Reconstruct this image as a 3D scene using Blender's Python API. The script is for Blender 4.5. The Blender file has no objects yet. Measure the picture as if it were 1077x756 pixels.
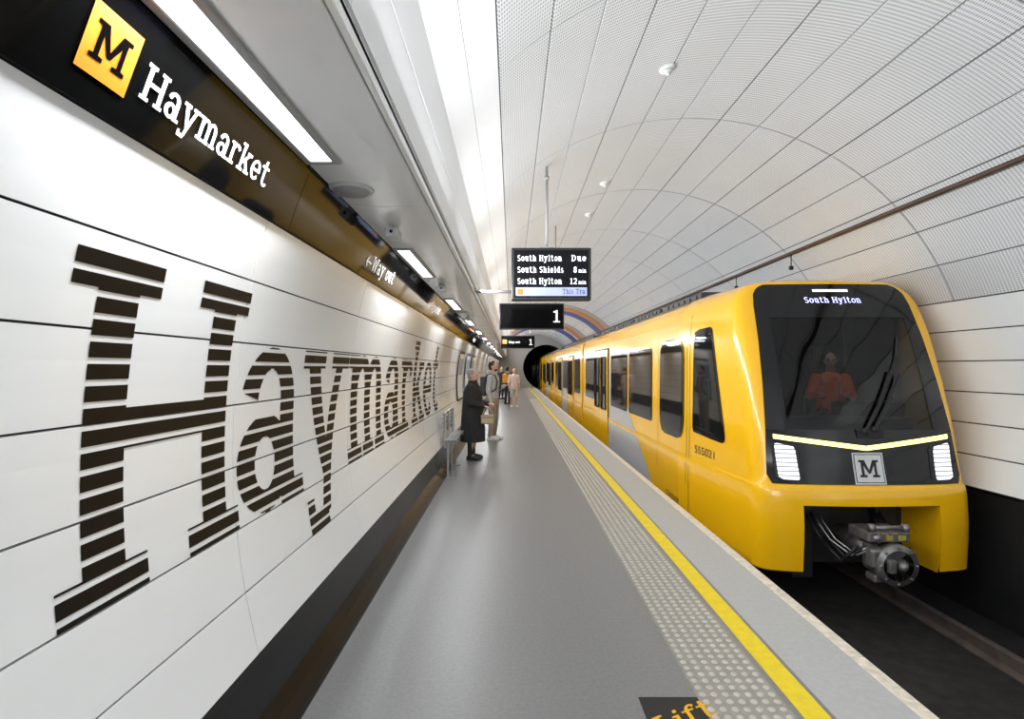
import bpy,bmesh,math,random
import numpy as np
from mathutils import Vector,Matrix
random.seed(3)
sc=bpy.context.scene
COL=sc.collection
try:
    sc.view_settings.view_transform='Standard'
except Exception: pass
EYE=1.65; F0=553.0
CX,CZ,R=2.05,1.30,3.2
# ------------------------------------------------------------ materials
_m={}
def mat(name,col=(.8,.8,.8),rough=.5,metal=0,coat=0,var=.06,scale=6,bump=0,emit=None,es=0,spec=.5):
    if name in _m: return _m[name]
    m=bpy.data.materials.new(name); m.use_nodes=True; nt=m.node_tree; N=nt.nodes; L=nt.links
    b=N['Principled BSDF']
    b.inputs['Roughness'].default_value=rough; b.inputs['Metallic'].default_value=metal
    b.inputs['Coat Weight'].default_value=coat; b.inputs['Specular IOR Level'].default_value=spec
    b.inputs['Coat Roughness'].default_value=.06
    tc=N.new('ShaderNodeTexCoord'); nz=N.new('ShaderNodeTexNoise'); nz.inputs['Scale'].default_value=scale
    nz.inputs['Detail'].default_value=4
    L.new(tc.outputs['Object'],nz.inputs['Vector'])
    rp=N.new('ShaderNodeValToRGB'); 
    rp.color_ramp.elements[0].position=.3; rp.color_ramp.elements[1].position=.7
    rp.color_ramp.elements[0].color=tuple(c*(1-var) for c in col)+(1,)
    rp.color_ramp.elements[1].color=tuple(min(1,c*(1+var)) for c in col)+(1,)
    L.new(nz.outputs['Fac'],rp.inputs['Fac']); L.new(rp.outputs['Color'],b.inputs['Base Color'])
    if bump:
        bp=N.new('ShaderNodeBump'); bp.inputs['Strength'].default_value=bump; bp.inputs['Distance'].default_value=.01
        L.new(nz.outputs['Fac'],bp.inputs['Height']); L.new(bp.outputs['Normal'],b.inputs['Normal'])
    if emit:
        b.inputs['Emission Color'].default_value=tuple(emit)+(1,); b.inputs['Emission Strength'].default_value=es
    _m[name]=m; return m
def perf_mat(name,col,pu,pv,rad,rough=.35):
    m=mat(name,col,rough,var=.03,scale=1.5); nt=m.node_tree;N=nt.nodes;L=nt.links
    b=N['Principled BSDF']; uv=N.new('ShaderNodeTexCoord')
    sc_=N.new('ShaderNodeVectorMath'); sc_.operation='MULTIPLY'; sc_.inputs[1].default_value=(1/pu,1/pv,0)
    fr=N.new('ShaderNodeVectorMath'); fr.operation='FRACTION'
    sb=N.new('ShaderNodeVectorMath'); sb.operation='SUBTRACT'; sb.inputs[1].default_value=(.5,.5,0)
    ln=N.new('ShaderNodeVectorMath'); ln.operation='LENGTH'
    lt=N.new('ShaderNodeMath'); lt.operation='LESS_THAN'; lt.inputs[1].default_value=rad
    L.new(uv.outputs['UV'],sc_.inputs[0]); L.new(sc_.outputs[0],fr.inputs[0]); L.new(fr.outputs[0],sb.inputs[0])
    L.new(sb.outputs[0],ln.inputs[0]); L.new(ln.outputs['Value'],lt.inputs[0])
    mx=N.new('ShaderNodeMix'); mx.data_type='RGBA'
    src=b.inputs['Base Color'].links[0].from_socket
    L.new(lt.outputs[0],mx.inputs['Factor']); L.new(src,mx.inputs['A']); mx.inputs['B'].default_value=(.34,.345,.35,1)
    L.new(mx.outputs['Result'],b.inputs['Base Color'])
    return m
W_PANEL=mat('white_enamel',(.85,.86,.86),.20,var=.02,scale=1.2,coat=.3)
W_SMOOTH=mat('white_smooth',(.86,.87,.88),.3,var=.02,scale=1)
PERF=perf_mat('perforated_panel',(.72,.73,.74),.019,.038,.31)
DARK=mat('dark_joint',(.03,.03,.03),.8)
BLACK=mat('gloss_black',(.003,.003,.003),.05,var=.1,spec=.10)
SKIRT=mat('black_skirting',(.007,.007,.008),.22,var=.3,scale=3,spec=.2)
BROWNBLK=mat('letter_vinyl',(.009,.007,.005),.38,var=.3,scale=1.5,spec=.15)
WHITE=mat('white_paint',(.85,.85,.85),.4,var=.02)
SIGNW=mat('sign_white',(.85,.85,.85),.4,var=.02,emit=(1,1,1),es=.25)
ORANGE=mat('sign_orange',(.72,.20,.004),.35,var=.03)
FLOOR=mat('floor_resin',(.215,.212,.208),.35,var=.10,scale=45,bump=.03)
COPE=mat('coping_stone',(.42,.415,.40),.6,var=.05,scale=30,bump=.04)
CREAM=mat('coping_nosing',(.66,.58,.47),.7,var=.2,scale=18,bump=.2)
TACT=mat('tactile_buff',(.31,.29,.255),.5,var=.12,scale=20)
STUD=mat('tactile_stud',(.50,.47,.41),.4,var=.1,scale=20)
YLINE=mat('line_yellow',(.80,.60,.02),.5,var=.08,scale=15)
TRACK=mat('track_bed',(.016,.014,.013),.85,var=.5,scale=8,bump=.5)
RAIL=mat('rail_steel',(.14,.11,.095),.4,metal=.3,var=.3)
YEL=mat('train_yellow',(.95,.51,.003),.22,coat=.6,var=.015,scale=1)
TGREY=mat('train_grey',(.46,.47,.48),.3,coat=.4,var=.02)
TBLK=mat('train_black',(.005,.005,.006),.12,coat=.15,var=.1,spec=.4)
TDARK=mat('train_dark',(.012,.012,.013),.6,var=.2)
ROOFD=mat('roof_dark',(.04,.04,.042),.5,var=.2)
WINGL=mat('side_glass',(.008,.009,.010),.05,coat=.1,var=.2,scale=2)
METAL=mat('cast_metal',(.24,.23,.22),.45,metal=.7,var=.35,scale=12,bump=.3)
ALU=mat('brushed_steel',(.25,.25,.26),.35,metal=.7,var=.08)
LAMP=mat('lamp_diffuser',(1,1,1),.4,var=0,emit=(.98,.99,1),es=4)
LEDW=mat('led_white',(1,1,1),.4,var=0,emit=(.9,.95,1),es=1.3)
LEDY=mat('led_warm',(1,1,.5),.4,var=0,emit=(1,.87,.16),es=2.2)
HEADL=mat('headlight_lens',(.10,.10,.11),.2,var=0,emit=(.92,.95,1),es=1)
GREYP=mat('grey_plastic',(.35,.35,.35),.5,var=.05)
LGREY=mat('light_grey',(.6,.6,.6),.5,var=.05)
BLUE=mat('stripe_blue',(.09,.10,.26),.4); ORS=mat('stripe_orange',(.50,.20,.07),.4); BEIGE=mat('stripe_beige',(.40,.34,.29),.4)
CONDUIT=mat('conduit_brown',(.07,.035,.02),.5,var=.3)
def slats(m,scale):
    nt=m.node_tree;N=nt.nodes;L=nt.links;b=N['Principled BSDF']
    tc=N.new('ShaderNodeTexCoord'); 
    a=N.new('ShaderNodeVectorMath'); a.operation='MULTIPLY'; a.inputs[1].default_value=(0,0,scale)
    f=N.new('ShaderNodeVectorMath'); f.operation='FRACTION'
    s=N.new('ShaderNodeVectorMath'); s.operation='SUBTRACT'; s.inputs[1].default_value=(0,.0,.5)
    l=N.new('ShaderNodeVectorMath'); l.operation='LENGTH'
    L.new(tc.outputs['Object'],a.inputs[0]); L.new(a.outputs[0],f.inputs[0]); L.new(f.outputs[0],s.inputs[0]); L.new(s.outputs[0],l.inputs[0])
    mm=N.new('ShaderNodeMapRange'); mm.inputs['From Min'].default_value=.30; mm.inputs['From Max'].default_value=.46; mm.inputs['To Min'].default_value=1.5; mm.inputs['To Max'].default_value=.15
    L.new(l.outputs['Value'],mm.inputs['Value']); L.new(mm.outputs[0],b.inputs['Emission Strength'])
slats(HEADL,22)
GL=bpy.data.materials.new('windscreen_glass'); GL.use_nodes=True
nt=GL.node_tree; nt.nodes.clear()
o=nt.nodes.new('ShaderNodeOutputMaterial'); tr=nt.nodes.new('ShaderNodeBsdfTransparent'); gl=nt.nodes.new('ShaderNodeBsdfGlossy')
gl.inputs['Roughness'].default_value=.03; tr.inputs['Color'].default_value=(.15,.155,.16,1); gl.inputs['Color'].default_value=(.8,.8,.8,1)
fr=nt.nodes.new('ShaderNodeFresnel'); fr.inputs['IOR'].default_value=1.5; mx=nt.nodes.new('ShaderNodeMixShader')
nt.links.new(fr.outputs[0],mx.inputs[0]); nt.links.new(tr.outputs[0],mx.inputs[1]); nt.links.new(gl.outputs[0],mx.inputs[2]); nt.links.new(mx.outputs[0],o.inputs[0])
# ------------------------------------------------------------ builders
def link(ob,parent=None):
    COL.objects.link(ob)
    if parent is not None: ob.parent=parent
    return ob
def top(ob,label,category,group=None):
    ob['label']=label; ob['category']=category
    if group: ob['group']=group
    return ob
def struct(ob,label=None):
    ob['kind']='structure'
    if label: ob['label']=label; ob['category']='structure'
    return ob
def empty(name,loc=(0,0,0),label='',category='',group=None):
    e=bpy.data.objects.new(name,None); e.empty_display_size=.1; e.location=loc; COL.objects.link(e)
    return top(e,label,category,group)
def mesh(name,verts,faces,mats,parent=None,smooth=False,uvs=None,mi=None):
    me=bpy.data.meshes.new(name); me.from_pydata([tuple(v) for v in verts],[],faces)
    for m in (mats if isinstance(mats,(list,tuple)) else [mats]): me.materials.append(m)
    if mi is not None: me.polygons.foreach_set('material_index',mi)
    if smooth: me.polygons.foreach_set('use_smooth',[True]*len(me.polygons))
    if uvs is not None:
        ul=me.uv_layers.new(name='UVMap')
        for l in me.loops: ul.data[l.index].uv=uvs[l.vertex_index]
    me.update()
    return link(bpy.data.objects.new(name,me),parent)
def place(ob,parent):
    ob.parent=parent; ob.matrix_parent_inverse=Matrix.Translation(parent.location).inverted(); return ob
class MB:
    def __init__(s): s.bm=bmesh.new()
    def _merge(s,t,mi,smooth):
        for f in t.faces: f.material_index=mi; f.smooth=smooth
        me=bpy.data.meshes.new('t'); t.to_mesh(me); t.free(); s.bm.from_mesh(me); bpy.data.meshes.remove(me)
    def box(s,a,b,bev=0,mi=0,rot=None,seg=2):
        a=Vector(a);b=Vector(b);c=(a+b)/2;d=b-a
        t=bmesh.new(); bmesh.ops.create_cube(t,size=1)
        for v in t.verts: v.co=Vector((v.co.x*d.x,v.co.y*d.y,v.co.z*d.z))
        if bev: bmesh.ops.bevel(t,geom=t.edges[:],offset=bev,segments=seg,affect='EDGES',profile=.5)
        M=Matrix.Translation(c)
        if rot: M=M@rot
        t.transform(M); s._merge(t,mi,False); return s
    def cyl(s,p,q,r,r2=None,n=20,mi=0,smooth=True):
        p=Vector(p);q=Vector(q);d=q-p
        t=bmesh.new(); bmesh.ops.create_cone(t,cap_ends=True,segments=n,radius1=r,radius2=r if r2 is None else r2,depth=d.length)
        t.transform(Matrix.Translation((p+q)/2)@d.to_track_quat('Z','Y').to_matrix().to_4x4()); s._merge(t,mi,smooth); return s
    def ell(s,c,r,mi=0,n=14,M3=None):
        t=bmesh.new(); bmesh.ops.create_uvsphere(t,u_segments=n,v_segments=max(6,n*2//3),radius=1)
        S=Matrix.Diagonal((r[0],r[1],r[2],1)) if hasattr(r,'__len__') else Matrix.Diagonal((r,r,r,1))
        M=Matrix.Translation(c)@((M3.to_4x4()) if M3 else Matrix.Identity(4))@S
        t.transform(M); s._merge(t,mi,True); return s
    def cap(s,p,q,r,r2,n=12,mi=0):
        s.ell(p,r,mi,n); s.ell(q,r2,mi,n); return s.cyl(p,q,r,r2,n,mi)
    def tube(s,pts,r,n=10,mi=0):
        for a,b in zip(pts[:-1],pts[1:]): s.cyl(a,b,r,r,n,mi); s.ell(b,r,mi,8)
        return s
    def loft(s,rings,n=20,mi=0):
        t=bmesh.new(); prev=None
        for (x,y,z,rx,ry) in rings:
            vs=[t.verts.new((x+rx*math.cos(2*math.pi*i/n),y+ry*math.sin(2*math.pi*i/n),z)) for i in range(n)]
            if prev:
                for i in range(n): t.faces.new((prev[i],prev[(i+1)%n],vs[(i+1)%n],vs[i]))
            else: t.faces.new(vs[::-1])
            prev=vs
        t.faces.new(prev); s._merge(t,mi,True); return s
    def build(s,name,mats,parent=None):
        me=bpy.data.meshes.new(name); bmesh.ops.recalc_face_normals(s.bm,faces=s.bm.faces[:]); s.bm.to_mesh(me); s.bm.free()
        for m in (mats if isinstance(mats,(list,tuple)) else [mats]): me.materials.append(m)
        ob=bpy.data.objects.new(name,me); COL.objects.link(ob)
        if parent is not None: place(ob,parent)
        return ob
# ------------------------------------------------------------ slab-serif lettering
SW=.16
def Rr(a,b,c,d):
    if .165<c-a<.215 and d-b>.25:
        m=(a+c)/2; a,c=m-SW/2,m+SW/2
    elif .10<d-b<.125: 
        if b<=0: d=b+.10
        elif d in (1,.78,.72,.77): b=d-.10
    return ('R',a,b,c,d)
def Pp(*p): return ('P',p)
def Aa(cx,cy,rx,ry,wx,wy,a0,a1):
    return ('A',cx,cy,rx-(.01 if wx>.15 else 0),ry,min(wx,SW),min(wy,.105),a0,a1)
G={
'H':(.90,[Rr(.085,0,.255,1),Rr(.645,0,.815,1),Rr(0,0,.345,.12),Rr(0,.88,.345,1),Rr(.555,0,.90,.12),Rr(.555,.88,.90,1),Rr(.25,.44,.65,.56)]),
'a':(.68,[Aa(.31,.5,.29,.28,.18,.12,0,165),Rr(.42,0,.60,.5),Aa(.27,.23,.27,.23,.17,.11,0,360),Rr(.42,0,.70,.11)]),
'y':(.80,[Pp((.07,.72),(.25,.72),(.44,.12),(.36,-.08)),Pp((.56,.72),(.69,.72),(.38,-.2),(.25,-.2)),Rr(0,.67,.34,.78),Rr(.46,.67,.80,.78),Rr(.04,-.27,.34,-.16),Rr(.04,-.27,.14,-.08)]),
'm':(1.08,[Rr(.08,0,.26,.78),Rr(0,.67,.2,.78),Aa(.35,.48,.27,.30,.18,.13,0,180),Rr(.44,0,.62,.48),Aa(.71,.48,.27,.30,.18,.13,0,180),Rr(.80,0,.98,.48),Rr(0,0,.34,.11),Rr(.38,0,.68,.11),Rr(.74,0,1.06,.11)]),
'r':(.60,[Rr(.1,0,.28,.78),Rr(0,.67,.2,.78),Rr(0,0,.4,.11),Aa(.40,.46,.30,.32,.18,.14,35,180)]),
'k':(.84,[Rr(.1,0,.29,1),Rr(0,.88,.29,1),Rr(0,0,.38,.12),Pp((.26,.40),(.54,.7),(.70,.7),(.26,.24)),Pp((.36,.40),(.48,.50),(.76,.08),(.58,.08)),Rr(.46,.66,.80,.77),Rr(.48,0,.86,.12)]),
'e':(.70,[Aa(.35,.39,.35,.39,.18,.13,0,318),Rr(.1,.34,.68,.44)]),
't':(.66,[Rr(.16,.2,.34,1.0),Rr(0,.67,.54,.78),Aa(.42,.22,.255,.22,.18,.13,180,330)]),
'M':(1.2,[Rr(.12,0,.30,1),Rr(.9,0,1.08,1),Pp((.12,1),(.36,1),(.67,.22),(.53,.22)),Pp((1.08,1),(.84,1),(.53,.22),(.67,.22)),('R',0,0,.44,.13),('R',.76,0,1.2,.13),('R',0,.87,.3,1),('R',.9,.87,1.2,1)]),
'W':(1.26,[Pp((.10,1),(.26,1),(.44,0),(.30,0)),Pp((.30,0),(.44,0),(.69,.9),(.57,.9)),Pp((.57,.9),(.69,.9),(.96,0),(.82,0)),Pp((.82,0),(.96,0),(1.15,1),(1.01,1)),Rr(0,.88,.38,1),Rr(.88,.88,1.26,1)]),
'S':(.70,[Aa(.35,.725,.33,.275,.17,.12,30,270),Aa(.35,.275,.35,.275,.17,.12,-150,90)]),
's':(.54,[Aa(.27,.56,.25,.22,.13,.10,30,270),Aa(.27,.22,.27,.22,.13,.10,-150,90)]),
'o':(.70,[Aa(.35,.39,.35,.39,.18,.13,0,360)]),
'u':(.76,[Rr(.1,.3,.28,.78),Rr(0,.67,.2,.78),Aa(.37,.3,.27,.3,.18,.13,180,360),Rr(.46,0,.64,.78),Rr(.36,.67,.56,.78),Rr(.5,0,.76,.11)]),
'h':(.76,[Rr(.08,0,.26,1),Rr(0,.88,.2,1),Aa(.37,.48,.29,.3,.18,.13,0,180),Rr(.48,0,.66,.48),Rr(0,0,.34,.11),Rr(.42,0,.74,.11)]),
'n':(.76,[Rr(.08,0,.26,.78),Rr(0,.67,.2,.78),Aa(.37,.48,.29,.3,.18,.13,0,180),Rr(.48,0,.66,.48),Rr(0,0,.34,.11),Rr(.42,0,.74,.11)]),
'l':(.42,[Rr(.12,0,.3,1),Rr(0,.88,.2,1),Rr(0,0,.42,.12)]),
'i':(.42,[Rr(.12,0,.3,.72),Rr(0,.62,.2,.72),Rr(0,0,.42,.12),('R',.13,.84,.29,1.0)]),
'D':(.86,[Rr(.1,0,.29,1),Aa(.33,.5,.5,.5,.19,.12,-90,90),Rr(0,0,.36,.12),Rr(0,.88,.36,1)]),
'd':(.76,[Rr(.46,0,.64,1),Rr(.34,.88,.56,1),Rr(.5,0,.76,.11),Aa(.34,.39,.32,.39,.18,.13,0,360)]),
'f':(.62,[Rr(.14,0,.32,.75),Aa(.42,.74,.27,.28,.18,.13,40,180),Rr(0,.66,.52,.77),Rr(0,0,.46,.12)]),
'T':(.9,[Rr(.35,0,.54,1),Rr(0,.88,.9,1),Rr(.22,0,.68,.12),('R',0,.72,.10,1),('R',.80,.72,.9,1)]),
'L':(.72,[Rr(.1,0,.29,1),Rr(0,.88,.4,1),Rr(0,0,.7,.12),('R',.6,0,.7,.32)]),
'1':(.6,[Rr(.2,0,.4,1),('R',.04,.80,.3,.92),Rr(.02,0,.58,.12)]),
'2':(.7,[Aa(.34,.7,.34,.3,.18,.13,-20,160),Pp((0,.09),(.22,.09),(.66,.58),(.48,.56)),Rr(0,0,.68,.13)]),
'8':(.68,[Aa(.34,.74,.28,.26,.16,.11,0,360),Aa(.34,.27,.34,.27,.17,.11,0,360)]),
'<':(1.15,[Pp((0,.4),(.32,.76),(.42,.68),(.17,.4),(.42,.12),(.32,.04)),('R',.12,.345,1.08,.455)]),
' ':(.34,[]),
}
def inside(g,X,Y):
    m=np.zeros(X.shape,bool)
    for p in G[g][1]:
        if p[0]=='R': m|=(X>=p[1])&(X<=p[3])&(Y>=p[2])&(Y<=p[4])
        elif p[0]=='A':
            _,cx,cy,rx,ry,wx,wy,a0,a1=p
            o=((X-cx)/rx)**2+((Y-cy)/ry)**2<=1
            i=((X-cx)/(rx-wx))**2+((Y-cy)/(ry-wy))**2<1
            an=np.degrees(np.arctan2((Y-cy)/ry,(X-cx)/rx))
            m|=o&~i&(((an-a0)%360)<=(a1-a0))
        else:
            pts=p[1]; c=np.zeros(X.shape,bool); n=len(pts)
            for k in range(n):
                x1,y1=pts[k];x2,y2=pts[(k+1)%n]
                if y1==y2: continue
                cond=((y1>Y)!=(y2>Y))&(X<(x2-x1)*(Y-y1)/(y2-y1)+x1)
                c^=cond
            m|=c
    return m
XS=np.linspace(-.05,1.35,701)
def ivals(g,y):
    m=inside(g,XS,np.full(XS.shape,y)).astype(int); d=np.diff(np.concatenate([[0],m,[0]]))
    a=np.where(d==1)[0]; b=np.where(d==-1)[0]-1
    return [(XS[i],XS[j]) for i,j in zip(a,b) if j>i]
_cache={}
def gquads(g,rows,key):
    if (g,key) in _cache: return _cache[(g,key)]
    q=[]
    for ya,yb in rows:
        e=(yb-ya)*.03
        A=ivals(g,ya+e);B=ivals(g,yb-e)
        if len(A)==len(B) and all(min(a[1],b[1])>max(a[0],b[0])-.05 and abs(a[0]-b[0])+abs(a[1]-b[1])<(.12 if key=='g' else .35) for a,b in zip(A,B)):
            for a,b in zip(A,B): q.append((a[0],a[1],ya,b[0],b[1],yb))
        else:
            for a in ivals(g,(ya+yb)/2): q.append((a[0],a[1],ya,a[0],a[1],yb))
    _cache[(g,key)]=q; return q
def rows_uniform(n): 
    y=np.linspace(-.28,1.04,n+1); return list(zip(y[:-1],y[1:]))
def twidth(s,size,sp=.07): return sum((G[c][0]+sp) for c in s)*size
def text(name,s,mapf,size,mat_,parent=None,n=66,sp=.07):
    V=[];Fc=[];u=0
    rows=rows_uniform(n)
    for c in s:
        for (a0,a1,ya,b0,b1,yb) in gquads(c,rows,n):
            i=len(V)
            V+=[mapf(u+a0*size,ya*size),mapf(u+a1*size,ya*size),mapf(u+b1*size,yb*size),mapf(u+b0*size,yb*size)]
            Fc.append((i,i+1,i+2,i+3))
        u+=(G[c][0]+sp)*size
    ob=mesh(name,V,Fc,mat_)
    if parent is not None: place(ob,parent)
    return ob
# ------------------------------------------------------------ tunnel shell
def arcp(a,r=R): a=math.radians(a); return CX+r*math.cos(a),CZ+r*math.sin(a)
Y0,Y1=-6.0,45.0
def arc_panels(name,a0,a1,nr,cols,mats,gap=.007,th=.02,sub=3,r=R,label=None,ygap=None):
    V=[];Fc=[];mi=[];uv=[]
    if ygap is None: ygap=gap
    ga=math.degrees(gap/2/r)
    for ri in range(nr):
        b0=a0+(a1-a0)*ri/nr; b1=a0+(a1-a0)*(ri+1)/nr
        s=1 if b1>b0 else -1; b0+=s*ga; b1-=s*ga
        for (c0,c1) in cols:
            y0=c0+ygap/2;y1=c1-ygap/2; base=len(V)
            for k in range(sub+1):
                a=b0+(b1-b0)*k/sub
                for (yy,rr) in ((y0,r+th),(y0,r),(y1,r),(y1,r+th)):
                    x,z=arcp(a,rr); V.append((x,yy,z)); uv.append((math.radians(a)*r,yy))
            for k in range(sub):
                for j in range(3):
                    i=base+k*4+j; Fc.append((i,i+1,i+5,i+4)); mi.append(0)
            for k in (0,sub):
                i=base+k*4; Fc.append((i,i+1,i+2,i+3)); mi.append(0)
    n=max(8,int(abs(a1-a0)/4)); base=len(V)
    for k in range(n+1):
        x,z=arcp(a0+(a1-a0)*k/n,r+th*.9); V+=[(x,Y0,z),(x,Y1,z)]; uv+=[(0,0),(0,0)]
    for k in range(n):
        i=base+2*k; Fc.append((i,i+1,i+3,i+2)); mi.append(1)
    return struct(mesh(name,V,Fc,mats,uvs=uv,mi=mi),label)
def cols(start,step):
    c=[];y=start
    while y+step>Y0+.01 and y>Y0: y-=step
    while y<Y1: c.append((max(y,Y0),min(y+step,Y1))); y+=step
    return [q for q in c if q[1]-q[0]>.05]
arc_panels('wall_left',162.54,195.04,7,cols(2.17,1.5),[W_PANEL,DARK],label='curved platform wall of white enamel panels')
arc_panels('ceiling',131.7,20.4,14,cols(1.2,2.4),[PERF,mat('mid_joint',(.10,.10,.10),.8)],gap=.016,sub=4,ygap=.020,label='vaulted ceiling of grey perforated panels')
arc_panels('wall_right',20.4,-17.6,6,cols(0.6,9.6),[W_PANEL,DARK],gap=.014,ygap=.005,label='curved trackside wall of white panels')
arc_panels('ceiling.001',141.0,131.9,2,cols(1.0,3.6),[W_SMOOTH,DARK],gap=.010,label='smooth white vault panels')
V=[]
xq,zq=arcp(-17.6,R+.02)
for x,z in ((xq,zq+.01),(5.24,zq-.06),(5.26,-.2),(5.26,-1.25)): V+=[(x,Y0,z),(x,Y1,z)]
struct(mesh('baseboard_right',V,[(2*k,2*k+1,2*k+3,2*k+2) for k in range(3)],mat('black_dado',(.010,.010,.011),.6,var=.3)),'black lower trackside wall')
# band
V=[];Fc=[];mi=[];cc=cols(2.33,2.3)
for (y0,y1) in cc:
    b=len(V)
    for k in range(7):
        a=162.5+(157.0-162.5)*k/6; x,z=arcp(a,R-.014); V+=[(x,y0+.002,z),(x,y1-.002,z)]
    for k in range(6): Fc.append((b+2*k,b+2*k+1,b+2*k+3,b+2*k+2)); mi.append(0)
    b=len(V)
    for rr in (R-.014,R+.02):
        x,z=arcp(162.5,rr); V+=[(x,y0+.002,z),(x,y1-.002,z)]
    Fc.append((b,b+1,b+3,b+2)); mi.append(1)
b=len(V)
for k in range(7):
    x,z=arcp(162.5-5.5*k/6,R-.006); V+=[(x,Y0,z),(x,Y1,z)]
for k in range(6): Fc.append((b+2*k,b+2*k+1,b+2*k+3,b+2*k+2)); mi.append(1)
struct(mesh('trim_1',V,Fc,[BLACK,mat('matt_black',(.01,.01,.01),.9)],smooth=True,mi=mi),'glossy black sign band along the wall')
# skirting
xw,zw=arcp(195.04)
V=[];Fc=[]
prof=[(xw-.02,zw+.01),(xw-.025,zw-.06),(xw-.03,.16),(-1.03,.10),(-.995,.03),(-.99,0.0)]
for x,z in prof: V+=[(x,Y0,z),(x,Y1,z)]
for k in range(len(prof)-1): Fc.append((2*k,2*k+1,2*k+3,2*k+2))
struct(mesh('baseboard_left',V,Fc,SKIRT,smooth=False),'black glossy skirting under the wall panels')
# floor / platform
b=MB(); b.box((-1.1,Y0,-.95),(2.0,Y1,0)); struct(b.build('floor',FLOOR),'grey resin platform floor')
b=MB(); b.box((1.53,Y0,.0),(1.93,Y1,.003)); struct(b.build('trim_2',COPE),'grey coping strip')
b=MB()
y=Y0
while y<Y1:
    b.box((1.93,y+.004,-.12),(2.015,min(y+.9,Y1),.005),.006,seg=1); y+=.9
struct(b.build('trim_3',CREAM),'cream concrete platform nosing')
b=MB(); b.box((1.38,Y0,0),(1.505,Y1,.004)); struct(b.build('trim_4',YLINE),'yellow safety line')
V=[];Fc=[];mi=[0]
V+=[(.93,Y0,.003),(1.345,Y0,.003),(1.345,Y1,.003),(.93,Y1,.003)]; Fc.append((0,1,2,3))
tmpl=[];n=10
for (rr,h) in ((.0185,.0),(.0135,.006),(.006,.0075)):
    tmpl+=[(rr*math.cos(2*math.pi*i/n),rr*math.sin(2*math.pi*i/n),h) for i in range(n)]
tf=[(i,(i+1)%n,n+(i+1)%n,n+i) for i in range(n)]+[(n+i,n+(i+1)%n,2*n+(i+1)%n,2*n+i) for i in range(n)]+[tuple(range(2*n,3*n))]
y=1.6
while y<28:
    for j in range(7):
        x=.962+.0585*j; bb=len(V)
        V+=[(x+p[0],y+p[1],.003+p[2]) for p in tmpl]; Fc+=[tuple(bb+i for i in f) for f in tf]; mi+=[1]*len(tf)
    y+=.0585
struct(mesh('trim_5',V,Fc,[TACT,STUD],smooth=False,mi=mi),'buff tactile blister paving strip')
# track bed + rails
b=MB(); b.box((2.0,Y0,-1.25),(5.3,Y1,-1.12)); b.box((3.3,Y0,-1.12),(4.3,Y1,-1.08)); struct(b.build('floor.001',TRACK),'dark track bed')
for x in (3.8-.7525,3.8+.7525):
    V=[];Fc=[];pr=[(-.07,-1.12),(-.07,-1.105),(-.012,-1.08),(-.012,-.99),(-.035,-.98),(-.035,-.955),(-.028,-.95),(.028,-.95),(.035,-.955),(.035,-.98),(.012,-.99),(.012,-1.08),(.07,-1.105),(.07,-1.12)]
    for px,pz in pr: V+=[(x+px,Y0,pz),(x+px,Y1,pz)]
    n=len(pr); Fc=[(2*k,2*k+1,(2*k+3)%(2*n),(2*k+2)%(2*n)) for k in range(n)]
    top(mesh('rail',V,Fc,RAIL),'worn steel running rail on the track bed','rail','running rails')
# soffit and fascia
SZ=2.54; SE=-.43
b=MB()
for (y0,y1) in cols(2.9,2.85):
    b.box((-.93,y0+.004,SZ),(SE-.03,y1-.004,SZ+.03),.003,seg=1)
b.box((-.95,Y0,SZ+.03),(SE,Y1,SZ+.05))
b.box((SE-.022,Y0,SZ-.006),(SE,Y1,SZ+.05),.003,seg=1)
struct(b.build('trim_6',mat('soffit_white',(.90,.91,.92),.16,var=.03,scale=1.5,coat=.5)),'white metal ceiling soffit over the platform')
b=MB()
for (y0,y1) in cols(1.4,2.85):
    b.box((SE-.02,y0+.003,SZ+.07),(SE+.004,y1-.003,SZ+.40)); b.box((SE-.02,y0+.003,SZ+.412),(SE+.004,y1-.003,3.36))
b.box((SE-.04,Y0,SZ+.03),(SE-.02,Y1,3.36))
struct(b.build('trim_7',W_SMOOTH),'white vertical fascia above the soffit')
# end walls
def ring_wall(name,y,hx,hz,hr,m):
    V=[];Fc=[];n=72
    for k in range(n):
        a=2*math.pi*k/n; V.append((CX+3.25*math.cos(a),y,CZ+3.25*math.sin(a))); V.append((hx+hr*math.cos(a),y,hz+hr*math.sin(a)))
    for k in range(n):
        j=(k+1)%n; Fc.append((2*k,2*j,2*j+1,2*k+1))
    return mesh(name,V,Fc,m)
struct(ring_wall('wall_back',Y1,2.95,1.7,1.95,mat('headwall_grey',(.35,.34,.33),.5)),'pale headwall around the running tunnel portal')
V=[];Fc=[];n=40
for k in range(n):
    a=2*math.pi*k/n; V+=[(2.95+1.95*math.cos(a),Y1,1.7+1.95*math.sin(a)),(2.95+1.95*math.cos(a),Y1+30,1.7+1.95*math.sin(a))]
Fc=[(2*k,2*k+1,(2*k+3)%(2*n),(2*k+2)%(2*n)) for k in range(n)]+[tuple(2*k+1 for k in range(n))]
struct(mesh('wall_tunnel',V,Fc,mat('tunnel_black',(.03,.025,.022),.9,var=.3)),'dark running tunnel bore')
V=[(CX+3.25*math.cos(2*math.pi*k/48),Y0,CZ+3.25*math.sin(2*math.pi*k/48)) for k in range(48)]
struct(mesh('wall_front',V,[tuple(range(48))],mat('end_wall',(.5,.5,.5),.6)),'plain grey end wall')
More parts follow.
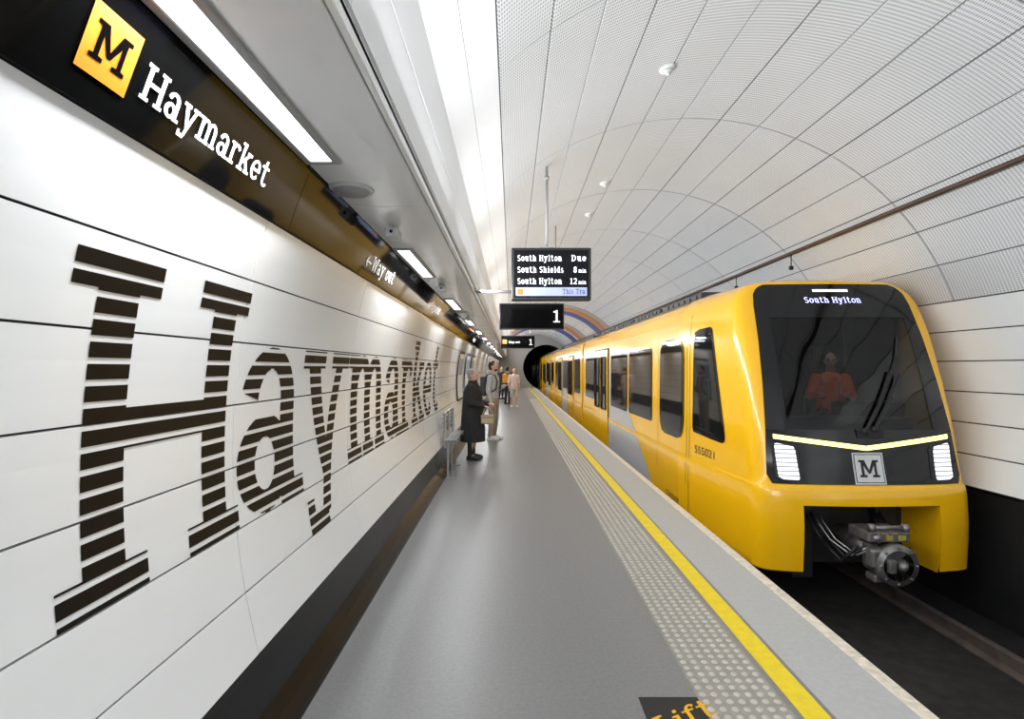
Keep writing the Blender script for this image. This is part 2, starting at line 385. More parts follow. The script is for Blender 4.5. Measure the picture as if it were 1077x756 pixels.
for i,(m,nm,y0,wd_) in enumerate(((BEIGE,'beige',23.5,1.0),(ORS,'orange',24.6,1.0),(BLUE,'purple-blue',25.8,1.4),(BEIGE,'beige',31,1.4),(ORS,'orange',32.6,1.6),(BLUE,'purple-blue',35,2.4))):
    V=[];Fc=[]
    for k in range(33):
        a=22+k*(108/32); 
        for rr,yy in ((R-.005,y0),(R-.015,y0),(R-.015,y0+wd_),(R-.005,y0+wd_)):
            x,z=arcp(a,rr); V.append((x,yy,z))
    for k in range(32):
        for j in range(4): Fc.append((4*k+j,4*k+(j+1)%4,4*k+4+(j+1)%4,4*k+4+j))
    struct(mesh('trim_%d'%(8+i),V,Fc,m,smooth=False),nm+' painted arch band across the vault')
# ------------------------------------------------------------ lamps
def area(name,loc,sx,sy,rot,e,col=(.94,.97,1)):
    l=bpy.data.lights.new(name,'AREA'); l.shape='RECTANGLE'; l.size=sx; l.size_y=sy; l.energy=e; l.color=col
    o=bpy.data.objects.new(name,l); o.location=loc; o.rotation_euler=rot; COL.objects.link(o); return o
lampy=[1.05+2.85*k for k in range(-2,15)]
for y in lampy:
    e=empty('ceiling_light',(-.925,y+.6,SZ),'recessed fluorescent strip light with grey frame in the soffit','light','soffit strip lights')
    m=MB(); x0,x1=-.885,-.735
    m.box((x0,y,SZ-.014),(x0+.03,y+1.22,SZ-.0005),.003,seg=1); m.box((x1-.03,y,SZ-.014),(x1,y+1.22,SZ-.0005),.003,seg=1)
    m.box((x0+.03,y,SZ-.014),(x1-.03,y+.03,SZ-.0005),.003,seg=1); m.box((x0+.03,y+1.19,SZ-.014),(x1-.03,y+1.22,SZ-.0005),.003,seg=1)
    m.build('frame',GREYP,e)
    m=MB(); m.box((x0+.03,y+.03,SZ-.010),(x1-.03,y+1.19,SZ-.002)); m.build('diffuser',LAMP,e)
    area('soffit_lamp',((x0+x1)/2,y+.61,SZ-.03),.1,1.15,(0,0,0),21)
    area('cove_lamp',(SE+.05,y+1.4,SZ+.06),.06,2.4,(0,math.radians(-108),0),66)
area('rear_fill',(1.6,Y0+.2,2.2),3.0,2.0,(math.radians(90),0,0),110)  # added fill light behind the camera, not a station fitting
for y in (2.62,8.3,14):
    e=empty('ceiling_speaker',(-.80,y,SZ),'round grey perforated ceiling loudspeaker in the soffit','speaker','soffit speakers')
    m=MB(); m.cyl((-.80,y,SZ),(-.80,y,SZ-.012),.115,.105,32); m.build('speaker_rim',LGREY,e)
    m=MB(); m.cyl((-.80,y,SZ-.012),(-.80,y,SZ-.018),.09,.085,32); m.build('grille',GREYP,e)
for i,y in enumerate((3.3,5.6,9.0)):
    e=empty('security_camera',(-.74,y,SZ),'small pale grey box camera under the soffit','camera','soffit cameras')
    m=MB(); m.box((-.77,y-.03,SZ-.03),(-.71,y+.03,SZ+.002),.006); m.build('bracket',LGREY,e)
    m=MB(); m.box((-.78,y-.07,SZ-.08),(-.70,y+.07,SZ-.02),.012); m.build('housing',LGREY,e)
    m=MB(); m.cyl((-.74,y-.065,SZ-.05),(-.74,y-.075,SZ-.05),.010); m.build('lens',TBLK,e)
for (x,y) in ((1.45,4.9),(1.4,7.9),(1.4,9.5),(1.4,13.5)):
    z=CZ+math.sqrt(R*R-(x-CX)**2)
    nrm=Vector((CX-x,0,CZ-z)).normalized(); p=Vector((x,y,z))
    e=empty('smoke_detector',p,'small round white smoke detector on the vault','detector','vault detectors')
    m=MB(); m.cyl(p-nrm*.01,p+nrm*.02,.075,.07,24); m.build('base_plate',WHITE,e)
    m=MB(); m.cyl(p+nrm*.02,p+nrm*.05,.05,.035,24); m.ell(p+nrm*.05,.022); m.build('sensor_head',LGREY,e)
def arcxy(a,r): x,z=arcp(a,r); return x,z
for a,rad,m_,lb,nm in ((42.8,.026,CONDUIT,'dark brown cable conduit running along the vault','trim_14'),):
    x,z=arcxy(a,R-.05); m=MB(); m.cyl((x,Y0,z),(x,Y1,z),rad,n=12)
    y=-5
    while y<44:
        x1,z1=arcxy(a,R+.0); m.cyl((x,y,z),(x1,y,z1),.008,n=6); y+=2.4
    struct(m.build(nm,m_),lb)
for y in (8.2,10.2):
    x,z=arcxy(42.8,R-.05); e=empty('conduit_hanger',(x,y,z),'small dark steel hook on the conduit','hook','conduit hooks')
    m=MB(); m.cyl((x,y,z),(x,y,z-.22),.008,n=8); m.build('rod',TDARK,e); m=MB(); m.box((x-.03,y-.02,z-.26),(x+.03,y+.02,z-.2),.006); m.build('clamp',TDARK,e)
# ------------------------------------------------------------ wall lettering
def wallmap(y0,dzb,off=.004):
    def f(u,v):
        rr=R-off; th=math.asin(dzb/rr)+v/rr
        return (CX-rr*math.cos(th),y0+u,CZ+rr*math.sin(th))
    return f
S=.98; period=.0605; gap=.0175
rows=[]
vv=1.0
while vv>-.30:
    t1=vv; t0=vv-(period-gap)/S
    for q in range(6): rows.append((t0+(t1-t0)*q/6,t0+(t1-t0)*(q+1)/6))
    vv-=period/S
e=empty('wall_lettering',(-1.14,1.31,.98),'giant black striped slab serif station name on the white wall','lettering')
u=0
for i,c in enumerate('Haymarket'):
    V=[];Fc=[]; f=wallmap(1.31,-.315,.002)
    for (a0,a1,ya,b0,b1,yb) in gquads(c,rows,'g'):
        j=len(V); V+=[f(u+a0*S,ya*S),f(u+a1*S,ya*S),f(u+b1*S,yb*S),f(u+b0*S,yb*S)]; Fc.append((j,j+1,j+2,j+3))
    ob=mesh('letter',V,Fc,BROWNBLK); place(ob,e)
    u+=(G[c][0]+(-.01 if c=='H' else .01))*S
# band sign
e=empty('station_name_sign',(-.96,1.2,2.4),'black band lettering with orange emblem and white station name','sign')
f=wallmap(1.155,1.02,.019)
V=[f(0,0),f(.15,0),f(.15,.155),f(0,.155)]
ob=mesh('emblem_square',V,[(0,1,2,3)],ORANGE); place(ob,e)
f2=wallmap(1.155,1.02,.021)
text('emblem_letter','M',lambda u,v:f2(.022+u,.035+v),.088,BLACK,e)
f3=wallmap(1.345,1.045,.019); text('station_name','Haymarket',f3,.093,SIGNW,e,sp=.06)
for yy in (3.45,13.0):
    e=empty('way_out_sign',(-.96,yy,2.4),'white way out lettering with arrow on the black band','sign','way out signs')
    f4=wallmap(yy,1.02,.019); text('lettering','<Way out',lambda u,v:f4(u*1.1,v),.10,SIGNW,e,sp=.12)
e=empty('station_name_sign',(-.96,6.2,2.4),'small white station name lettering on the black band','sign')
text('station_name','Haymarket',wallmap(6.2,1.045,.019),.093,SIGNW,e,sp=.06)
# ------------------------------------------------------------ hanging display
def vaultz(x): return CZ+math.sqrt(R*R-(x-CX)**2)
y=6.2
e=empty('passenger_display',(.47,y,2.45),'black hanging departure display with white lettering above the platform','display screen')
m=MB(); m.box((0,y,2.45),(.94,y+.14,3.07),.012); m.build('housing',mat('display_black',(.012,.012,.013),.35),e)
m=MB(); m.box((.03,y-.004,2.48),(.91,y+.001,3.04)); m.build('screen',mat('screen_black',(.004,.004,.006),.15,spec=.2),e)
m=MB(); m.cyl((.42,y+.07,3.06),(.42,y+.07,vaultz(.42)-.01),.017); m.cyl((.42,y+.07,vaultz(.42)-.16),(.42,y+.07,vaultz(.42)-.12),.03); m.box((.34,y+.02,3.065),(.5,y+.12,3.09),.005); m.build('pole',GREYP,e)
m=MB(); m.cyl((SE,y+.07,2.56),(.0,y+.07,2.56),.018); m.build('cable_arm',GREYP,e)
def fm(x0,z0,yy): return lambda u,v:(x0+u,yy,z0+v)
TS=.070
def fit(s,x0,z,w,size,m_,sp=.16):
    k=w/twidth(s,size,sp)
    text('screen_text',s,lambda u,v:(x0+u*k,y-.009,z+v),size,m_,e,sp=sp)
for i,(s1,s2,s3) in enumerate((('South Hylton','Due',''),('South Shields','8','min'),('South Hylton','12','min'))):
    z=2.91-i*.136
    fit(s1,.07,z,.53 if i!=1 else .55,TS,LEDW)
    if s3:
        fit(s3,.79,z,.095,.045,LEDW); fit(s2,.73 if s2=='8' else .69,z,.05 if s2=='8' else .09,TS,LEDW)
    else: fit(s2,.705,z,.185,TS,LEDW)
m=MB(); m.box((.05,y-.007,2.50),(.89,y-.003,2.60)); m.build('ticker_bar',mat('ticker_blue',(.30,.34,.55),.4,emit=(.45,.52,.9),es=.35),e)
m=MB(); m.box((.07,y-.010,2.515),(.135,y-.006,2.585),.002); m.build('ticker_icon',ORANGE,e)
fit('This Tra',.60,2.522,.27,.060,mat('ticker_text',(.005,.01,.08),.4))
def numsign(x0,x1,z0,z1,y,sz,extra=None):
    e=empty('platform_number_sign',((x0+x1)/2,y,z0),'black hanging box sign with white number one','sign','platform number signs')
    m=MB(); m.box((x0,y,z0),(x1,y+.12,z1),.01); m.build('housing',mat('display_black'),e)
    m=MB(); m.box((x0+.02,y-.004,z0+.02),(x1-.02,y+.001,z1-.02)); m.build('sign_face',BLACK,e)
    for x in (x0+.3,x1-.15): m=MB(); m.cyl((x,y+.06,z1-.01),(x,y+.06,vaultz(x)-.01),.012,n=8); m.build('pole',GREYP,e)
    text('numeral','1',fm(x1-.20,z0+(z1-z0)/2-sz/2,y-.008),sz,SIGNW,e)
    if extra:
        m=MB(); m.box((x0+.06,y-.010,z0+.16),(x0+.20,y-.005,z0+.30),.002); m.build('emblem_square',ORANGE,e)
        text('lettering',extra,fm(x0+.26,z0+(z1-z0)/2-.04,y-.008),.07,SIGNW,e)
numsign(-.22,.95,2.35,2.82,9.5,.22)
numsign(-.36,.80,2.32,2.76,18.0,.20,'Way out')
# floor lift marking
e=empty('floor_sign',(.80,2.45,0),'black floor sticker with orange lift lettering','floor sign')
m=MB(); m.box((.635,2.15,.0),(.945,2.635,.002)); m.build('sticker',mat('sticker_black',(.012,.012,.012),.5),e)
an=math.radians(26); ca,sa=math.cos(an),math.sin(an)
text('lettering','Lift',lambda u,v:(.675+u*ca-v*sa*.3,2.345+u*sa+v*ca,.0045),.140,mat('sticker_orange',(.80,.42,.01),.5),e,sp=.03)
# ------------------------------------------------------------ TRAIN
XC=3.8; HR=.72
T=np.array([(0,0),(.3,.006),(.6,.025),(.85,.055),(1.02,.09),(1.09,.12),(1.14,.18),(1.165,.28),(1.185,.5),(1.21,.75),(1.24,1.05),(1.27,1.4),(1.297,1.75),(1.325,2.15)])
dl=np.concatenate([[0],np.cumsum(np.hypot(np.diff(T[:,0]),np.diff(T[:,1])))])
ss=np.linspace(0,dl[-1],190); tt=np.interp(ss,dl,T[:,0]); dd=np.interp(ss,dl,T[:,1])
kern=np.ones(5)/5
def sm(a,odd):
    l=(-a[1:3][::-1] if odd else a[1:3][::-1]); r=2*a[-1]-a[-3:-1][::-1]
    return np.convolve(np.concatenate([l,a,r]),kern,'valid')
tt2=sm(tt,True); dd2=sm(dd,False); dd2-=dd2[0]; tt2=np.maximum.accumulate(tt2); dd2=np.maximum.accumulate(dd2)
YF=np.array([(-.52,5.54),(-.50,5.51),(-.2,5.49),(0,5.485),(.30,5.51),(.38,5.53),(.41,5.56),(.6,5.61),(1.0,5.69),(1.5,5.84),(2.0,6.02),(2.4,6.20),(2.58,6.29),(2.68,6.34),(2.71,6.38),(2.735,6.48),(2.75,6.7),(2.765,7.1)])
WS=np.array([(-.52,.99),(-.50,1.0),(.34,1.0),(.41,.99),(2.05,.985),(2.3,.975),(2.47,.95),(2.56,.905),(2.63,.84),(2.68,.76),(2.71,.64),(2.735,.48),(2.75,.32),(2.765,.15)])
YE=7.8
def yf(z): return float(np.interp(z,YF[:,0],YF[:,1]))
def ws(z): return float(np.interp(z,WS[:,0],WS[:,1]))
def kk(z): return (YE-yf(z))/dd2[-1]
def Ff(x,z): return yf(z)+float(np.interp(abs(x)/ws(z),tt2,dd2))*kk(z)
def Gg(y,z): return ws(z)*float(np.interp((y-yf(z))/kk(z),dd2,tt2))
train=empty('metro_train',(XC,5.5,-.95),'yellow and grey metro train with black windscreen at the platform','train')
zs=sorted(set([-.52,-.51,-.50,-.42,-.3,-.2,-.1,0,.1,.2,.28,.34,.38,.395,.41,.5,.6,.8,.97,1.1,1.3,1.5,1.7,1.9,2.05,2.15,2.26,2.33,2.4,2.45,2.5,2.54,2.58,2.61,2.64,2.66,2.68,2.70,2.715,2.73,2.74,2.75,2.758,2.765]))
tp=sorted(set(list(np.round(tt2[::3],4))+[HR,.81,1.325]))
tg=[-t for t in tp[::-1] if t>0]+tp
V=[];Fc=[]
def dyt(t): return float(np.interp(abs(t),tt2,dd2))
for z in zs:
    for t in tg: V.append((XC+t*ws(z),yf(z)+dyt(t)*kk(z),z))
nt_=len(tg)
for i in range(len(zs)-1):
    for j in range(nt_-1):
        zc=(zs[i]+zs[i+1])/2; tc=(tg[j]+tg[j+1])/2
        if zc<.2 and abs(tc)<HR: continue
        if .97<zc<2.26 and abs(tc)<.81: continue
        a=i*nt_+j; Fc.append((a,a+1,a+1+nt_,a+nt_))
last=(len(zs)-1)*nt_
Fc.append(tuple(last+j for j in range(nt_)))
for sgn in (-1,1):
    x=XC+sgn*HR*ws(0)
    q=len(V)
    for z in (-.52,-.42,0,.2): V+=[(x,Ff(HR,z),z),(x,Ff(HR,z)+.6,z)]
    for k in range(3): Fc.append((q+2*k,q+2*k+1,q+2*k+3,q+2*k+2))
    pts=[(t,dyt(t)) for t in tp if t>=HR]
    q=len(V)
    for t,_ in pts: V.append((XC+sgn*t*ws(-.52),yf(-.52)+dyt(t)*kk(-.52),-.52))
    V.append((XC+sgn*HR,YE,-.52)); Fc.append(tuple(range(q,len(V))))
q=len(V); V+=[(XC-HR,Ff(HR,.2),.2),(XC+HR,Ff(HR,.2),.2),(XC+HR,Ff(HR,.2)+.6,.2),(XC-HR,Ff(HR,.2)+.6,.2)]; Fc.append((q,q+1,q+2,q+3))
cab=mesh('cab_shell',V,Fc,YEL,smooth=True); place(cab,train)
md=cab.modifiers.new('es','EDGE_SPLIT'); md.split_angle=math.radians(35)
def roundpoly(P,r,n=6):
    out=[];N=len(P)
    for i in range(N):
        p=Vector(P[i]);a=Vector(P[i-1]);b=Vector(P[(i+1)%N])
        da=(a-p).normalized();db=(b-p).normalized()
        ang=da.angle(db); t=min(r/math.tan(ang/2),(a-p).length*.48,(b-p).length*.48)
        p0=p+da*t;p1=p+db*t
        for k in range(n+1):
            s=k/n; out.append(((1-s)**2)*p0+2*s*(1-s)*p+s*s*p1)
    return out
def patch(name,P,r,mapf,m,parent,nr=16,nc=12):
    poly=roundpoly(P,r) if r>0 else [Vector(p) for p in P]
    vs_=[p.y for p in poly]; lo,hi=min(vs_),max(vs_)
    V=[];Fc=[]
    for i in range(nr+1):
        s=(1-math.cos(math.pi*i/nr))/2; v=lo+(hi-lo)*min(max(s,.0006),.9994)
        xs=[]
        for a,b in zip(poly,poly[1:]+poly[:1]):
            if (a.y-v)*(b.y-v)<0 : xs.append(a.x+(b.x-a.x)*(v-a.y)/(b.y-a.y))
            elif a.y==v: xs.append(a.x)
        x0,x1=min(xs),max(xs)
        for j in range(nc+1): V.append(mapf(x0+(x1-x0)*j/nc,v))
    for i in range(nr):
        for j in range(nc):
            a=i*(nc+1)+j; Fc.append((a,a+1,a+nc+2,a+nc+1))
    ob=mesh(name,V,Fc,m,smooth=True); place(ob,parent); return ob
def fmap(off): return lambda x,z:(XC+x,Ff(x,z)-off,z)
def hw(z): return float(np.interp(z,[.42,.5,2.4,2.54,2.62,2.66],[1.0,1.045,.925,.90,.845,.76]))
V=[];Fc=[]
def strip(z0,z1,fl,frr,n,nc):
    q=len(V)
    for i in range(n+1):
        z=z0+(z1-z0)*i/n
        for j in range(nc+1):
            x=fl(z)+(frr(z)-fl(z))*j/nc; V.append(fmap(.010)(x,z))
    for i in range(n):
        for j in range(nc):
            a=q+i*(nc+1)+j; Fc.append((a,a+1,a+nc+2,a+nc+1))
strip(.415,.98,lambda z:-hw(z),hw,12,40)
strip(2.24,2.66,lambda z:-hw(z),hw,14,40)
strip(.98,2.24,lambda z:-hw(z),lambda z:-.79,14,8)
strip(.98,2.24,lambda z:.79,hw,14,8)
ws_=mesh('windscreen_surround',V,Fc,TBLK,smooth=True); place(ws_,train); ws_['label']='glossy black surround of the windscreen'
patch('windscreen',[(-.80,.965),(.80,.965),(.80,2.255),(-.80,2.255)],.0,fmap(.004),GL,train,14,24)
V=[];Fc=[];n=30
for k in range(n+1):
    x=-.95+1.90*k/n; zc=.79+.115*(abs(x)/.93)
    V+=[fmap(.018)(x,zc-.024),fmap(.018)(x,zc+.024)]
Fc=[(2*k,2*k+2,2*k+3,2*k+1) for k in range(n)]
ob=mesh('light_strip',V,Fc,LEDY); place(ob,train)
for s in (-1,1):
    patch('headlight_housing',[(s*.67,.435),(s*.965,.455),(s*.98,.86),(s*.69,.81)],.04,fmap(.014),TDARK,train,10,6)
    patch('headlight',[(s*.725,.45),(s*.935,.465),(s*.95,.845),(s*.745,.80)],.03,fmap(.020),HEADL,train,10,6)
patch('emblem_plate',[(-.165,.42),(.165,.42),(.165,.745),(-.165,.745)],0,fmap(.016),mat('emblem_grey',(.62,.63,.62),.3),train,4,6)
patch('emblem_border',[(-.150,.435),(.150,.435),(.150,.73),(-.150,.73)],0,fmap(.018),TBLK,train,4,6)
patch('emblem_field',[(-.142,.443),(.142,.443),(.142,.722),(-.142,.722)],0,fmap(.020),mat('emblem_grey'),train,4,6)
text('emblem_letter','M',lambda u,v:fmap(.023)(-.108+u,.495+v),.175,TBLK,train)
sz=.072; wd=twidth('South Hylton',sz,.10)
text('destination_display','South Hylton',lambda u,v:fmap(.014)(u-wd/2,2.42+v),sz,mat('led_dest',(.5,.5,1),var=0,emit=(.55,.57,1),es=2.0),train,sp=.10)
patch('marker_light',[(-.21,2.56),(.21,2.56),(.21,2.59),(-.21,2.59)],0,fmap(.014),LEDW,train,3,6)
m=MB()
def fp(x,z,o=.03): return Vector(fmap(o)(x,z))
m.cyl(fp(.0,.97,.0),fp(.0,.97,.06),.035); m.cyl(fp(.1,.99,.0),fp(.1,.99,.06),.03)
m.tube([fp(.0,.97,.05),fp(.20,1.25,.05),fp(.42,1.62,.045)],.015)
m.tube([fp(.1,.99,.05),fp(.30,1.25,.05),fp(.50,1.58,.045)],.011)
m.tube([fp(.12,1.08,.02),fp(.34,1.42,.02),fp(.54,1.78,.02),fp(.62,2.0,.02)],.014)
m.box(fp(-.08,.90,.03)+Vector((0,0,0)),fp(.2,.99,-.02)+Vector((0,.05,0)),.008)
m.build('wiper',TDARK,train)
def smap(off,sg=-1): return lambda y,z:(XC+sg*(Gg(y,z)+off) if y<YE else XC+sg*(1.325*ws(z)+off),y,z)
P=[(7.32,.76),(6.37,.72),(6.8,2.19),(7.3,2.17)]
for sg in (-1,1): patch('cab_side_window',P,.09,smap(.008,sg),TBLK,train,18,10)
P=[(7.27,.83),(6.46,.80),(6.83,2.12),(7.26,2.11)]
patch('cab_side_glass',P,.06,smap(.011,-1),WINGL,train,18,10)
def sanstext(name,s,size,mapf,m,parent):
    cu=bpy.data.curves.new('t','FONT'); cu.body=s; cu.size=size; ob=bpy.data.objects.new('t',cu); COL.objects.link(ob)
    dg=bpy.context.evaluated_depsgraph_get(); me=bpy.data.meshes.new_from_object(ob.evaluated_get(dg)); bpy.data.objects.remove(ob)
    for v in me.vertices: v.co=Vector(mapf(v.co.x,v.co.y))
    me.materials.clear(); me.materials.append(m); o2=bpy.data.objects.new(name,me); COL.objects.link(o2); place(o2,parent); return o2
sanstext('unit_number','555021',.150,lambda u,v:smap(.006)(7.25-u*1.40,.49+v),TDARK,train)
sanstext('maker_name','STADLER',.12,lambda u,v:smap(.006)(8.4-u*1.3,-.36+v),TDARK,train)
def vseam(y,z0,z1,parent,w=.012):
    V=[];Fc=[];n=16
    for k in range(n+1):
        z=z0+(z1-z0)*k/n; V+=[smap(.004)(y,z),smap(.004)(y+w,z)]
    ob=mesh('panel_seam',V,[(2*k,2*k+1,2*k+3,2*k+2) for k in range(n)],TDARK); place(ob,parent)
vseam(7.42,-.5,2.4,train)
m=MB(); m.box((XC-HR,6.1,-.6),(XC+HR,6.2,.25)); m.box((XC-.6,6.0,-.75),(XC-.35,6.1,.1),.02); m.box((XC+.35,6.0,-.75),(XC+.6,6.1,.1),.02); m.build('recess_plate',TDARK,train)
m=MB(); zc=-.27
m.cyl((XC,6.1,zc+.02),(XC,5.45,zc),.10); m.box((XC-.15,5.30,zc-.15),(XC+.15,5.5,zc+.13),.04)
m.cyl((XC+.03,5.32,zc-.04),(XC+.03,5.20,zc-.04),.205,.205,32); m.box((XC-.22,5.22,zc-.08),(XC-.02,5.34,zc+.12),.03)
for a in range(8): m.cyl((XC+.03+.18*math.cos(a*.785),5.205,zc-.04+.18*math.sin(a*.785)),(XC+.03+.18*math.cos(a*.785),5.185,zc-.04+.18*math.sin(a*.785)),.014,n=6)
m.box((XC+.19,5.26,zc-.06),(XC+.26,5.36,zc+.08),.02); m.box((XC-.14,5.3,zc-.25),(XC+.1,5.45,zc-.17),.02)
m.build('coupler_head',METAL,train)
m=MB(); m.cyl((XC+.03,5.205,zc-.04),(XC+.03,5.195,zc-.04),.15,.15,32); m.build('coupler_opening',TBLK,train)
m=MB(); m.cyl((XC+.06,5.196,zc-.04),(XC+.06,5.14,zc-.04),.07,.025,24); m.box((XC-.09,5.15,zc-.10),(XC-.02,5.20,zc+.03),.01); m.build('coupler_cone',METAL,train)
m=MB(); m.box((XC-.22,5.27,zc+.17),(XC+.20,5.6,zc+.27),.015); m.cyl((XC-.20,5.26,zc+.32),(XC+.13,5.26,zc+.32),.025); m.cyl((XC-.22,5.26,zc+.32),(XC-.18,5.26,zc+.32),.04); m.cyl((XC+.11,5.26,zc+.32),(XC+.16,5.26,zc+.32),.04); m.cyl((XC-.15,5.22,zc+.22),(XC-.15,5.28,zc+.22),.04)
m.box((XC+.07,5.255,zc+.19),(XC+.15,5.275,zc+.245),.006,1); m.box((XC-.05,5.255,zc+.19),(XC+.02,5.275,zc+.245),.006,1)
for k in range(5): m.cyl((XC-.18+.09*k,5.27,zc+.255),(XC-.18+.09*k,5.255,zc+.255),.01,n=6)
m.build('coupler_box',[METAL,mat('warning_yellow',(.38,.30,.06),.5)],train)
for s,dz in ((-.33,.1),(-.38,.2),(.33,.12),(.28,.0)):
    m=MB(); pts=[Vector((XC+s*1.2,6.05,zc+.3)),Vector((XC+s*1.15,5.7,zc+.12-dz*.3)),Vector((XC+s,5.45,zc-.02-dz*.3)),Vector((XC+s*.75,5.35,zc+.05+dz*.3))]
    m.tube(pts,.016); m.build('hose',TDARK,train)
for s in (.30,.36):
    m=MB(); m.tube([Vector((XC-s,6.0,zc+.25)),Vector((XC-s-.05,5.6,zc+.10)),Vector((XC-s+.05,5.4,zc+.0)),Vector((XC-s+.16,5.33,zc+.1))],.006)
    m.build('cable',LGREY,train)
m=MB(); m.box((XC-1.1,6.9,-.88),(XC+1.1,58,-.5)); m.build('underframe',TDARK,train)
for sx in (-.75,.75):
    for yy in (7.6,9.4): m=MB(); m.cyl((XC+sx-.06,yy,-.58),(XC+sx+.06,yy,-.58),.36,n=32); m.build('wheel',TDARK,train)
m=MB(); m.box((XC-1.05,7.7,.1),(XC+1.05,7.75,2.5)); m.box((XC-1.0,6.45,.15),(XC+1.0,7.7,.40)); 
for s in (-1,1): m.box((XC+s*1.09,6.75,.15),(XC+s*1.10,7.7,2.4))
m.box((XC-1.0,6.5,2.42),(XC+1.0,7.7,2.44))
m.build('cab_interior',mat('cab_black',(.010,.010,.010),.8),train)
m=MB(); m.box((XC-.80,6.0,.85),(XC+.80,6.40,1.08),.03); m.box((XC+.05,6.1,1.08),(XC+.78,6.36,1.26),.03); m.box((XC-.7,6.1,.24),(XC+.7,6.32,.85)); m.build('driver_desk',TDARK,train)
m=MB(); m.box((XC+.24,7.22,1.0),(XC+.70,7.34,1.75),.05); m.box((XC+.24,7.08,.40),(XC+.70,7.34,.95),.04); m.box((XC+.34,7.24,1.75),(XC+.60,7.32,1.95),.03); m.build('driver_seat',mat('seat_dark',(.03,.03,.035),.8),train)
area('cab_fill',(XC+.3,6.65,2.38),.5,.2,(0,0,0),3.0)  # fill light added so the orange jackets show through the tinted glass
cars=[(7.8,18.2),(18.6,30.1),(30.5,42.0),(42.4,53.9),(54.3,66)]
zz=[-.52,-.50,-.2,0,.34,.41,1,1.6,2.05,2.15,2.3,2.4,2.47,2.52,2.56,2.6,2.63,2.655,2.68,2.71,2.735,2.75,2.765]
prof=[(-1.325*ws(z),z) for z in zz]+[(1.325*ws(z),z) for z in zz[::-1]]
def sidewin(body,y0,y1,z0=.71,z1=2.0,r=.08):
    fs=lambda o:(lambda y,z:(XC-(1.325*ws(z)+o),y,z))
    patch('side_window',[(y0,z0),(y1,z0),(y1,z1),(y0,z1)],r,fs(.008),TBLK,body,10,2)
    patch('side_glass',[(y0+.06,z0+.06),(y1-.06,z0+.06),(y1-.06,z1-.06),(y0+.06,z1-.06)],r*.7,fs(.012),WINGL,body,10,2)
def sdoor(body,y0,y1):
    m=MB(); ym=(y0+y1)/2; X=XC-1.325*.993
    m.box((X-.024,y0,.0),(X+.03,ym-.01,2.12),.006,0); m.box((X-.024,ym+.01,.0),(X+.03,y1,2.12),.006,0)
    m.box((X-.018,y0-.03,-.02),(X+.02,y0,2.16),0,1); m.box((X-.018,y1,-.02),(X+.02,y1+.03,2.16),0,1); m.box((X-.012,y0-.03,2.12),(X+.02,y1+.03,2.16),0,1); m.box((X-.012,ym-.012,0),(X+.02,ym+.012,2.12),0,1)
    for a,b in ((y0,ym),(ym,y1)): m.box((X-.030,a+.16,.55),(X-.015,b-.16,1.95),.05,2,seg=3)
    m.build('door',[YEL,TDARK,WINGL],body)
for ci,(y0,y1) in enumerate(cars):
    V=[];Fc=[]; n=len(prof)
    for x,z in prof: V+=[(XC+x,y0,z),(XC+x,y1,z)]
    Fc=[(2*k,2*k+1,2*k+3,2*k+2) for k in range(n-1)]+[tuple(2*k for k in range(n)),tuple(2*k+1 for k in range(n))[::-1]]
    if ci==0: Fc=Fc[:-2]+[Fc[-1]]
    body=mesh('car_body',V,Fc,YEL); place(body,train)
    fs=lambda y,z:(XC-(1.325*ws(z)+.004),y,z)
    if ci==0:
        patch('livery_panel',[(8.95,-.50),(13.35,-.50),(13.35,1.95)],0,fs,TGREY,body,24,2)
        sidewin(body,7.62,8.82,.60,2.09,.30); sidewin(body,9.3,11.15); sidewin(body,11.3,13.15); sdoor(body,13.5,15.5); sidewin(body,15.8,17.6)
        vseam(7.52,-.0,2.15,body); vseam(8.92,-.0,2.15,body)
    else:
        L0=y0
        patch('livery_panel',[(L0+4.3,-.50),(L0+7.1,-.50),(L0+7.1,1.9),(L0+6.0,1.9)],0,fs,TGREY,body,24,2)
        sidewin(body,L0+.5,L0+2.2); sdoor(body,L0+2.5,L0+4.2); sidewin(body,L0+4.5,L0+6.8); sdoor(body,L0+7.2,L0+8.9); sidewin(body,L0+9.2,L0+11.0)
    if y0<50:
        m=MB(); yy=y0+.4
        while yy<y1-1.9:
            m.box((XC-.85,yy,2.70),(XC+.85,yy+2.1,2.84),.03)
            for k in range(6): m.box((XC-.87,yy+.15+k*.3,2.74),(XC-.83,yy+.3+k*.3,2.80))
            yy+=2.3
        m.build('roof_unit',ROOFD,body)
        V=[]
        for z in (2.60,2.655,2.68,2.71): V+=[(XC-(1.325*ws(z)+.004),y0+.02,z+.004),(XC-(1.325*ws(z)+.004),y1-.02,z+.004)]
        ob=mesh('roof_edge',V,[(2*k,2*k+1,2*k+3,2*k+2) for k in range(3)],ROOFD); place(ob,body)
    if ci<4:
        m=MB(); nf=4
        for k in range(nf): m.box((XC-1.18,y1+.02+k*.09,-.2),(XC+1.18,y1+.09+k*.09,2.55),.03)
        m.build('gangway_bellows',TDARK,body)
